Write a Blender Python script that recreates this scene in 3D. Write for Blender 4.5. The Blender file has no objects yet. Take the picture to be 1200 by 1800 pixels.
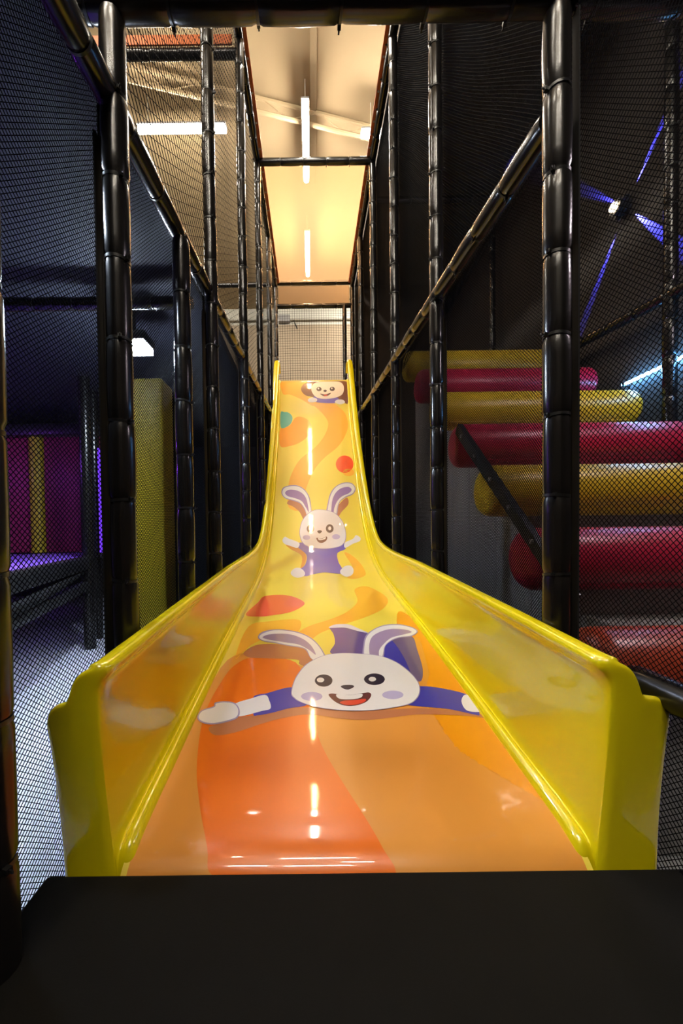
import bpy, bmesh, math, random
import numpy as np
from mathutils import Matrix, Vector

random.seed(7)
rng = np.random.default_rng(7)
SC = bpy.context.scene
COL = SC.collection
PI = math.pi

# ------------------------------------------------------------------ camera, world, exposure
EYE = 1.25                                   # camera height above the floor
cam_data = bpy.data.cameras.new('camera')
cam = bpy.data.objects.new('camera', cam_data)
COL.objects.link(cam)
cam_data.sensor_width = 36.0
cam_data.lens = 650.0 / 1800.0 * 36.0        # ultra-wide, about 13 mm
cam_data.shift_x = 52.0 / 1800.0
cam_data.shift_y = 48.0 / 1800.0
cam_data.clip_start = 0.02
cam.matrix_world = (Matrix.Translation((0, 0, EYE)) @ Matrix.Rotation(PI / 2 + math.radians(-1.2), 4, 'X')
                    @ Matrix.Rotation(math.radians(-0.7), 4, 'Z'))
SC.camera = cam

world = bpy.data.worlds.new('world')
SC.world = world
world.use_nodes = True
world.node_tree.nodes['Background'].inputs['Color'].default_value = (0.5, 0.45, 0.42, 1)
world.node_tree.nodes['Background'].inputs['Strength'].default_value = 0.02

SC.view_settings.view_transform = 'Standard'
SC.view_settings.look = 'None'
SC.view_settings.gamma = 1.0
SC.view_settings.use_curve_mapping = False
SC.view_settings.exposure = 0.0

STRIP_POWER = 185.0                           # emission of the warm hall strip lights

# ------------------------------------------------------------------ materials
def srgb(r, g, b):
    def f(c):
        c /= 255.0
        return c / 12.92 if c <= 0.04045 else ((c + 0.055) / 1.055) ** 2.4
    return (f(r), f(g), f(b), 1.0)

MATS = {}
def mat(name, col, rough=0.5, spec=0.5, coat=0.0, coat_rough=0.05, metal=0.0, noise=0.0, nscale=20.0,
        bump=0.0, bscale=40.0, emit=None, estr=0.0, sheen=0.0):
    if name in MATS:
        return MATS[name]
    m = bpy.data.materials.new(name)
    m.use_nodes = True
    nt = m.node_tree
    b = nt.nodes['Principled BSDF']
    b.inputs['Base Color'].default_value = col
    b.inputs['Roughness'].default_value = rough
    b.inputs['Specular IOR Level'].default_value = spec
    b.inputs['Coat Weight'].default_value = coat
    b.inputs['Coat Roughness'].default_value = coat_rough
    b.inputs['Metallic'].default_value = metal
    if emit:
        b.inputs['Emission Color'].default_value = emit
        b.inputs['Emission Strength'].default_value = estr
    if noise or bump:
        tc = nt.nodes.new('ShaderNodeTexCoord')
    if noise:
        n = nt.nodes.new('ShaderNodeTexNoise')
        n.inputs['Scale'].default_value = nscale
        n.inputs['Detail'].default_value = 4
        nt.links.new(tc.outputs['Object'], n.inputs['Vector'])
        mx = nt.nodes.new('ShaderNodeMix')
        mx.data_type = 'RGBA'
        mx.inputs['A'].default_value = tuple(c * (1 - noise) for c in col[:3]) + (1,)
        mx.inputs['B'].default_value = tuple(min(1, c * (1 + noise)) for c in col[:3]) + (1,)
        nt.links.new(n.outputs['Fac'], mx.inputs['Factor'])
        nt.links.new(mx.outputs['Result'], b.inputs['Base Color'])
    if bump:
        n2 = nt.nodes.new('ShaderNodeTexNoise')
        n2.inputs['Scale'].default_value = bscale
        n2.inputs['Detail'].default_value = 3
        nt.links.new(tc.outputs['Object'], n2.inputs['Vector'])
        bp = nt.nodes.new('ShaderNodeBump')
        bp.inputs['Strength'].default_value = bump
        bp.inputs['Distance'].default_value = 0.01
        nt.links.new(n2.outputs['Fac'], bp.inputs['Height'])
        nt.links.new(bp.outputs['Normal'], b.inputs['Normal'])
        if coat:
            nt.links.new(bp.outputs['Normal'], b.inputs['Coat Normal'])
    MATS[name] = m
    return m

def lamp_mat(name, col, strength):
    if name in MATS:
        return MATS[name]
    m = bpy.data.materials.new(name)
    m.use_nodes = True
    nt = m.node_tree
    nt.nodes.remove(nt.nodes['Principled BSDF'])
    e = nt.nodes.new('ShaderNodeEmission')
    e.inputs['Color'].default_value = col
    e.inputs['Strength'].default_value = strength
    nt.links.new(e.outputs[0], nt.nodes['Material Output'].inputs['Surface'])
    MATS[name] = m
    return m

def film_mat(name, tint):
    m = bpy.data.materials.new(name)
    m.use_nodes = True
    nt = m.node_tree
    nt.nodes.remove(nt.nodes['Principled BSDF'])
    t = nt.nodes.new('ShaderNodeBsdfTransparent')
    t.inputs['Color'].default_value = tint
    g = nt.nodes.new('ShaderNodeBsdfTranslucent')
    g.inputs['Color'].default_value = tint
    mx = nt.nodes.new('ShaderNodeMixShader')
    mx.inputs['Fac'].default_value = 0.12
    nt.links.new(t.outputs[0], mx.inputs[1])
    nt.links.new(g.outputs[0], mx.inputs[2])
    nt.links.new(mx.outputs[0], nt.nodes['Material Output'].inputs['Surface'])
    MATS[name] = m
    return m

M_YEL = mat('yellow_fibreglass', (0.80, 0.67, 0.004, 1), 0.22, 0.5, coat=0.85, coat_rough=0.04, bump=0.015, bscale=4)
M_YEL.node_tree.nodes['Principled BSDF'].inputs['Coat IOR'].default_value = 1.55
M_FOAM = mat('black_vinyl_foam', (0.009, 0.008, 0.0075, 1), 0.24, 0.55, bump=0.06, bscale=14)
M_TIE = mat('black_nylon', (0.008, 0.008, 0.008, 1), 0.35)
M_NET = mat('black_net_cord', (0.0045, 0.0045, 0.005, 1), 0.9, 0.04)
M_NETB = mat('black_net_hem', (0.012, 0.012, 0.013, 1), 0.8, 0.2)
M_MAT = mat('black_mat_vinyl', (0.0055, 0.0052, 0.0045, 1), 0.8, 0.12, noise=0.25, nscale=7, bump=0.08, bscale=300)
M_ORANGE = mat('orange_sheet', (0.55, 0.13, 0.03, 1), 0.6)
M_CEIL = mat('warm_plaster', (0.35, 0.262, 0.155, 1), 0.9, 0.2, noise=0.05, nscale=1.2)
M_WALLB = mat('beige_panel', (0.36, 0.29, 0.21, 1), 0.8, 0.3, noise=0.06, nscale=3)
M_WHITE = mat('white_paint', (0.55, 0.54, 0.48, 1), 0.6)
M_FLOOR = mat('pale_vinyl_floor', (0.55, 0.57, 0.62, 1), 0.35, 0.5, noise=0.05, nscale=4)
M_DARK = mat('black_painted_wall', (0.050, 0.042, 0.038, 1), 0.75, 0.3, noise=0.2, nscale=2)
M_NAVY = mat('navy_deck_underside', (0.027, 0.030, 0.043, 1), 0.7, 0.3, noise=0.15, nscale=3)
M_RED = mat('crimson_vinyl', (0.42, 0.012, 0.050, 1), 0.35, 0.5, bump=0.06, bscale=9)
M_YV = mat('mustard_vinyl', (0.62, 0.42, 0.02, 1), 0.35, 0.5, bump=0.06, bscale=9)
M_ORV = mat('rust_vinyl', (0.42, 0.055, 0.02, 1), 0.35, 0.5, bump=0.06, bscale=9)
M_GREY = mat('light_grey_vinyl', (0.27, 0.265, 0.265, 1), 0.5, 0.4)
M_MAG = mat('magenta_vinyl', (0.36, 0.025, 0.10, 1), 0.45)
M_PUR = mat('lilac_vinyl', (0.28, 0.12, 0.80, 1), 0.45)
M_PANEL = mat('olive_yellow_vinyl', (0.55, 0.42, 0.02, 1), 0.45, 0.4)
M_STEEL = mat('black_steel', (0.02, 0.02, 0.022, 1), 0.35, 0.5)

# ------------------------------------------------------------------ object helpers
def new_obj(name, me, m=None, parent=None):
    o = bpy.data.objects.new(name, me)
    COL.objects.link(o)
    if me is not None and m is not None and not me.materials:
        me.materials.append(m)
    if parent is not None:
        o.parent = parent
    return o

def thing(name, label, cat, loc=(0, 0, 0), group=None):
    o = bpy.data.objects.new(name, None)
    o.empty_display_size = 0.1
    COL.objects.link(o)
    o.location = loc
    return tag(o, label, cat, group)

def tag(o, label, cat, group=None):
    o['label'] = label
    o['category'] = cat
    if group:
        o['group'] = group
    return o

def struct(o, label=None, cat=None):
    o['kind'] = 'structure'
    if label:
        o['label'] = label
        o['category'] = cat
    return o

class MB:
    """collects vertices and faces of one mesh"""
    def __init__(self):
        self.v = []
        self.f = []
    def box(self, x0, x1, y0, y1, z0, z1):
        n = len(self.v)
        self.v += [(x0, y0, z0), (x1, y0, z0), (x1, y1, z0), (x0, y1, z0),
                   (x0, y0, z1), (x1, y0, z1), (x1, y1, z1), (x0, y1, z1)]
        self.f += [tuple(n + i for i in q) for q in
                   ((0, 3, 2, 1), (4, 5, 6, 7), (0, 1, 5, 4), (1, 2, 6, 5), (2, 3, 7, 6), (3, 0, 4, 7))]
        return self
    def tube(self, pts, radii, seg=12, cap=True):
        pts = [Vector(p) for p in pts]
        if not isinstance(radii, (list, tuple)):
            radii = [radii] * len(pts)
        n0 = len(self.v)
        up = None
        for i, p in enumerate(pts):
            d = (pts[min(i + 1, len(pts) - 1)] - pts[max(i - 1, 0)]).normalized()
            if up is None:
                a = Vector((1, 0, 0)) if abs(d.x) < 0.8 else Vector((0, 0, 1))
                up = (a - d * a.dot(d)).normalized()
            else:
                up = (up - d * up.dot(d)).normalized()
            w = d.cross(up)
            for k in range(seg):
                a = 2 * PI * k / seg
                self.v.append(tuple(p + (up * math.cos(a) + w * math.sin(a)) * radii[i]))
        for i in range(len(pts) - 1):
            for k in range(seg):
                a, b = n0 + i * seg + k, n0 + i * seg + (k + 1) % seg
                self.f.append((a, b, b + seg, a + seg))
        if cap:
            self.f.append(tuple(n0 + k for k in range(seg))[::-1])
            self.f.append(tuple(n0 + (len(pts) - 1) * seg + k for k in range(seg)))
        return self
    def prism_x(self, prof, x0, x1):
        """profile in (y, z), extruded along x"""
        n = len(self.v)
        k = len(prof)
        self.v += [(x0, y, z) for y, z in prof] + [(x1, y, z) for y, z in prof]
        self.f += [tuple(range(n, n + k)), tuple(range(n + 2 * k - 1, n + k - 1, -1))]
        for i in range(k):
            j = (i + 1) % k
            self.f.append((n + i, n + k + i, n + k + j, n + j))
        return self
    def mesh(self, name, smooth=False, bevel=0.0, seg=2, angle=None):
        me = bpy.data.meshes.new(name)
        me.from_pydata(self.v, [], self.f)
        bm = bmesh.new()
        bm.from_mesh(me)
        bmesh.ops.recalc_face_normals(bm, faces=bm.faces)
        if bevel:
            bmesh.ops.bevel(bm, geom=list(bm.edges), offset=bevel, segments=seg, affect='EDGES', profile=0.5)
        bm.to_mesh(me)
        bm.free()
        if smooth or bevel:
            me.shade_smooth()
            if bevel or angle:
                me.set_sharp_from_angle(angle=math.radians(angle or 40))
        return me

def bbox(name, x0, x1, y0, y1, z0, z1, m, parent=None, bevel=0.0, seg=2):
    return new_obj(name, MB().box(x0, x1, y0, y1, z0, z1).mesh(name, bevel=bevel, seg=seg), m, parent)

ORD = ['nearest', 'second', 'third', 'fourth', 'fifth', 'sixth', 'seventh', 'eighth']

# ------------------------------------------------------------------ the setting
HALL_TOP = 7.75
BACK = 10.9
struct(bbox('floor', -9, 5, -4, BACK, -0.1, 0, M_FLOOR))
struct(bbox('floor_black_added', -9, 5, -4, .28, 0, .03, M_MAT))  # unseen dark floor added behind the camera to damp reflections and bounce
struct(bbox('ceiling', -9, 5, -4, BACK, HALL_TOP, HALL_TOP + 0.1, M_CEIL))
wall_back = struct(bbox('wall_back', -9, 5, BACK, BACK + 0.1, 0, 7.28, M_WALLB))
bbox('white_upper_band', -9, 5, BACK, BACK + 0.1, 7.28, HALL_TOP, M_WHITE, wall_back)
struct(bbox('wall_left', -9.1, -9, -4, BACK, 0, HALL_TOP, M_WALLB))
struct(bbox('wall_front', -9, 5, -4.1, -4, 0, HALL_TOP, M_DARK))
struct(bbox('wall_right', 2.78, 2.9, -4, BACK, 0, HALL_TOP, M_DARK))
# the storeys of the play frame beside the slide lane
struct(bbox('deck_left', -6.5, -0.80, -2.0, 7.6, 2.98, 3.06, M_NAVY))
struct(bbox('roof_right', 0.92, 2.78, -2.0, 7.6, 6.16, 6.22, M_DARK))
struct(bbox('wall_under_deck_back', -6.5, -0.80, 7.5, 7.6, 0, 2.98, M_NAVY))
struct(bbox('wall_under_deck_left', -6.5, -6.4, -2.0, 7.5, 0, 2.98, M_NAVY))
struct(bbox('wall_right_back', 0.92, 2.78, 7.5, 7.6, 0, 6.16, M_DARK))

# ------------------------------------------------------------------ slide
BED = [(.90,-1.0),(.94,-.925),(.97,-.892),(1.0,-.874),(1.05,-.858),(1.15,-.840),(1.3,-.817),(1.84,-.73),(2.5,-.635),(3.0,-.57),(3.5,-.50),
       (4.0,-.40),(4.4,-.255),(4.8,.0),(5.2,.38),(5.6,.86),(6.0,1.37),(6.35,1.93),(6.72,2.71),(6.80,2.755),(7.5,2.755)]
BY = np.array([p[0] for p in BED]); BZ = np.array([p[1] for p in BED]) + EYE
def slopes(Y, Z):
    h = np.diff(Y); d = np.diff(Z) / h; m = np.zeros(len(Y)); m[0] = d[0]; m[-1] = d[-1]
    for i in range(1, len(Y) - 1):
        if d[i - 1] * d[i] > 0:
            m[i] = (h[i - 1] + h[i]) / (h[i] / d[i - 1] + h[i - 1] / d[i])
    return m
BM_ = slopes(BY, BZ)
def curve(Y, Z, M, y):
    i = int(np.clip(np.searchsorted(Y, y) - 1, 0, len(Y) - 2)); h = Y[i + 1] - Y[i]; t = (y - Y[i]) / h
    return (2*t**3-3*t*t+1)*Z[i]+(t**3-2*t*t+t)*h*M[i]+(-2*t**3+3*t*t)*Z[i+1]+(t**3-t*t)*h*M[i+1]
def bed(y):
    return float(curve(BY, BZ, BM_, y))
def bed_n(y):
    d = (bed(y + .004) - bed(y - .004)) / .008
    l = math.hypot(1, d)
    return (-d / l, 1 / l)                    # (ny, nz)
def edge_l(y): return -0.497 - 0.0065 * (y - 1)
def edge_r(y): return 0.712 - 0.0090 * (y - 1)

slide = thing('slide', 'glossy yellow fibreglass drop slide with cartoon prints on its orange bed', 'slide', (0.1, 0.95, 0))
def local(o, parent):
    """keep o where its coordinates say, under a parent that is not at the origin"""
    o.parent = parent
    o.matrix_parent_inverse = parent.matrix_world.inverted()
slide_inv = Matrix.Translation((-0.1, -0.95, 0))
def slide_part(name, me, m, parent=None):
    o = new_obj(name, me, m)
    o.parent = parent or slide
    o.matrix_parent_inverse = slide_inv if parent is None else Matrix.Identity(4)
    return o

def vinyl(name, col):
    return mat('print_' + name, col, 0.30, 0.5, coat=0.9, coat_rough=0.05, bump=0.06, bscale=5)
M_BED = vinyl('yellow', srgb(240, 216, 78))
ysamp = [.90, .91, .92, .93, .94, .95, .96, .97, .985] + list(np.arange(1.0, 6.7, .025)) + list(np.arange(6.70, 6.84, .01)) + [6.9, 7.2, 7.42]
xf = [0, .25, .5, .75, 1]
mb = MB()
for y in ysamp:
    for t in xf:
        mb.v.append((edge_l(y) - .02 + t * (edge_r(y) - edge_l(y) + .04), y, bed(y)))
for i in range(len(ysamp) - 1):
    for k in range(4):
        a = i * 5 + k
        mb.f.append((a, a + 1, a + 6, a + 5))
bed_me = mb.mesh('slide_bed', smooth=True)
if bed_me.polygons[0].normal.z < 0:
    bed_me.flip_normals()
bed_me.normals_split_custom_set_from_vertices([(0,) + bed_n(v.co.y) for v in bed_me.vertices])
bed_obj = slide_part('slide_bed', bed_me, M_BED)
bed_obj['label'] = 'printed sliding surface with a yellow and orange swirling path'

# side walls: a loft from the bed edge over a bead and a wall up to a rolled rim; at the foot it turns out into an end flange
RIM = [(.985,-.372),(1.2,-.356),(2.5,-.265),(4.05,-.155),(4.2,-.125),(4.4,-.05),(4.8,.23),(5.2,.66),(5.6,1.18),(6.0,1.78),(6.35,2.40),
       (6.55,2.79),(6.66,2.99),(6.73,3.07),(6.80,3.09),(6.88,3.08),(6.94,3.01),(6.98,2.88)]
RY = np.array([p[0] for p in RIM]); RZ = np.array([p[1] for p in RIM]) + EYE
RM = slopes(RY, RZ)
def rim(y): return float(curve(RY, RZ, RM, y))
def side_wall(sgn):
    cols = []                                  # (bottom, top, outward xy, bead)
    back_to_front = list(np.arange(6.96, 4.3, -.07)) + list(np.arange(4.28, 3.9, -.04)) + list(np.arange(3.85, 1.15, -.12)) + [1.1, 1.05, 1.02]
    ex = edge_l if sgn < 0 else edge_r
    for y in back_to_front:
        b = (ex(y), y, bed(y))
        lean = .030
        t = (ex(y) + sgn * (.044 + lean), y, rim(y))
        cols.append((b, t, (sgn, 0), 1.0))
    zf = bed(.985) - .06
    e0 = ex(1.0)
    w = .195 if sgn < 0 else .215
    fl = [(.046, .992, -.372, 1, 1.0), (.050, .976, -.372, .8, .9), (.060, .967, -.374, .4, .4), (.082, .964, -.380, .1, 0),
          (.100, .963, -.392, 0, 0), (.112, .962, -.420, 0, 0), (.120, .962, -.452, 0, 0), (.130, .962, -.462, 0, 0),
          (w - .050, .962, -.464, 0, 0), (w - .028, .962, -.474, 0, 0), (w - .018, .964, -.500, 0, 0), (w - .012, .975, -.52, 0, 0)]
    for i, (dx, y, z, ox, bead) in enumerate(fl):
        f = i / (len(fl) - 1)
        bx = (0, 0, .022, .045)[i] if i < 4 else .045 + (dx - .082) * (1.0 + .30 * f)
        b = (e0 + sgn * bx, (.985, .966, .960, .958)[i] if i < 4 else y - .004, zf if i > 0 else bed(.985))
        if i == len(fl) - 1:
            b = (b[0], y, zf)
        t = (e0 + sgn * (dx + .030), y, z + EYE)
        o = Vector((sgn * ox, (1 - ox), 0)).normalized()
        if i == len(fl) - 1:
            o = Vector((-sgn * .3, 1, 0)).normalized()
        cols.append((b, t, (o.x, o.y), bead))
    mb = MB()
    bead_prof = [(-.006, -.004), (-.002, .014), (.012, .026), (.024, .027), (.036, .018), (.043, .006)]
    rows = None
    for b, t, o, k in cols:
        b = Vector(b); t = Vector(t); od = Vector((o[0], o[1], 0))
        c = []
        for u, h in bead_prof:
            c.append(b + od * (u * k if k < 1 else u) + Vector((0, 0, h * k)))
        s = c[-1]
        for q in (.10, .30, .55, .80, .93):
            p = s.lerp(t, q)
            p -= Vector((0, 0, 0))
            c.append(p + od * .008 * math.sin(PI * q))
        for u, h in ((-.004, -.012), (-.006, .006), (.003, .018), (.016, .023), (.029, .017), (.035, .0), (.036, -.03), (.036, -.10), (.036, -.22)):
            g = .55 + .45 * max(0, min(1, (t.y - 5.0) / 1.6))          # the rim thickens towards the head
            if o[1] > .5:
                u, h = u * .6 + .002, h * (.5 if h > 0 else 1)
            c.append(t + od * (u - (.012 * (o[1] < .5) + .040 * (g - .55) / .45 + .010 * (o[1] == 0)) * (1 - (u + .006) / .042)) + Vector((0, 0, h + .012 * g * (h > 0))))
        rows = len(c)
        mb.v += [tuple(p) for p in c]
    for i in range(len(cols) - 1):
        for r in range(rows - 1):
            a = i * rows + r
            mb.f.append((a, a + 1, a + 1 + rows, a + rows))
    me = mb.mesh('side_wall', smooth=True)
    o = slide_part('side_wall', me, M_YEL)
    sub = o.modifiers.new('subdivision', 'SUBSURF')
    sub.levels = 1
    sub.render_levels = 2
    return o
side_wall(-1)['label'] = 'tall yellow side wall with rolled rim nearer the bright floor side'
side_wall(1)['label'] = 'tall yellow side wall with rolled rim beside the foam rollers'

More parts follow.
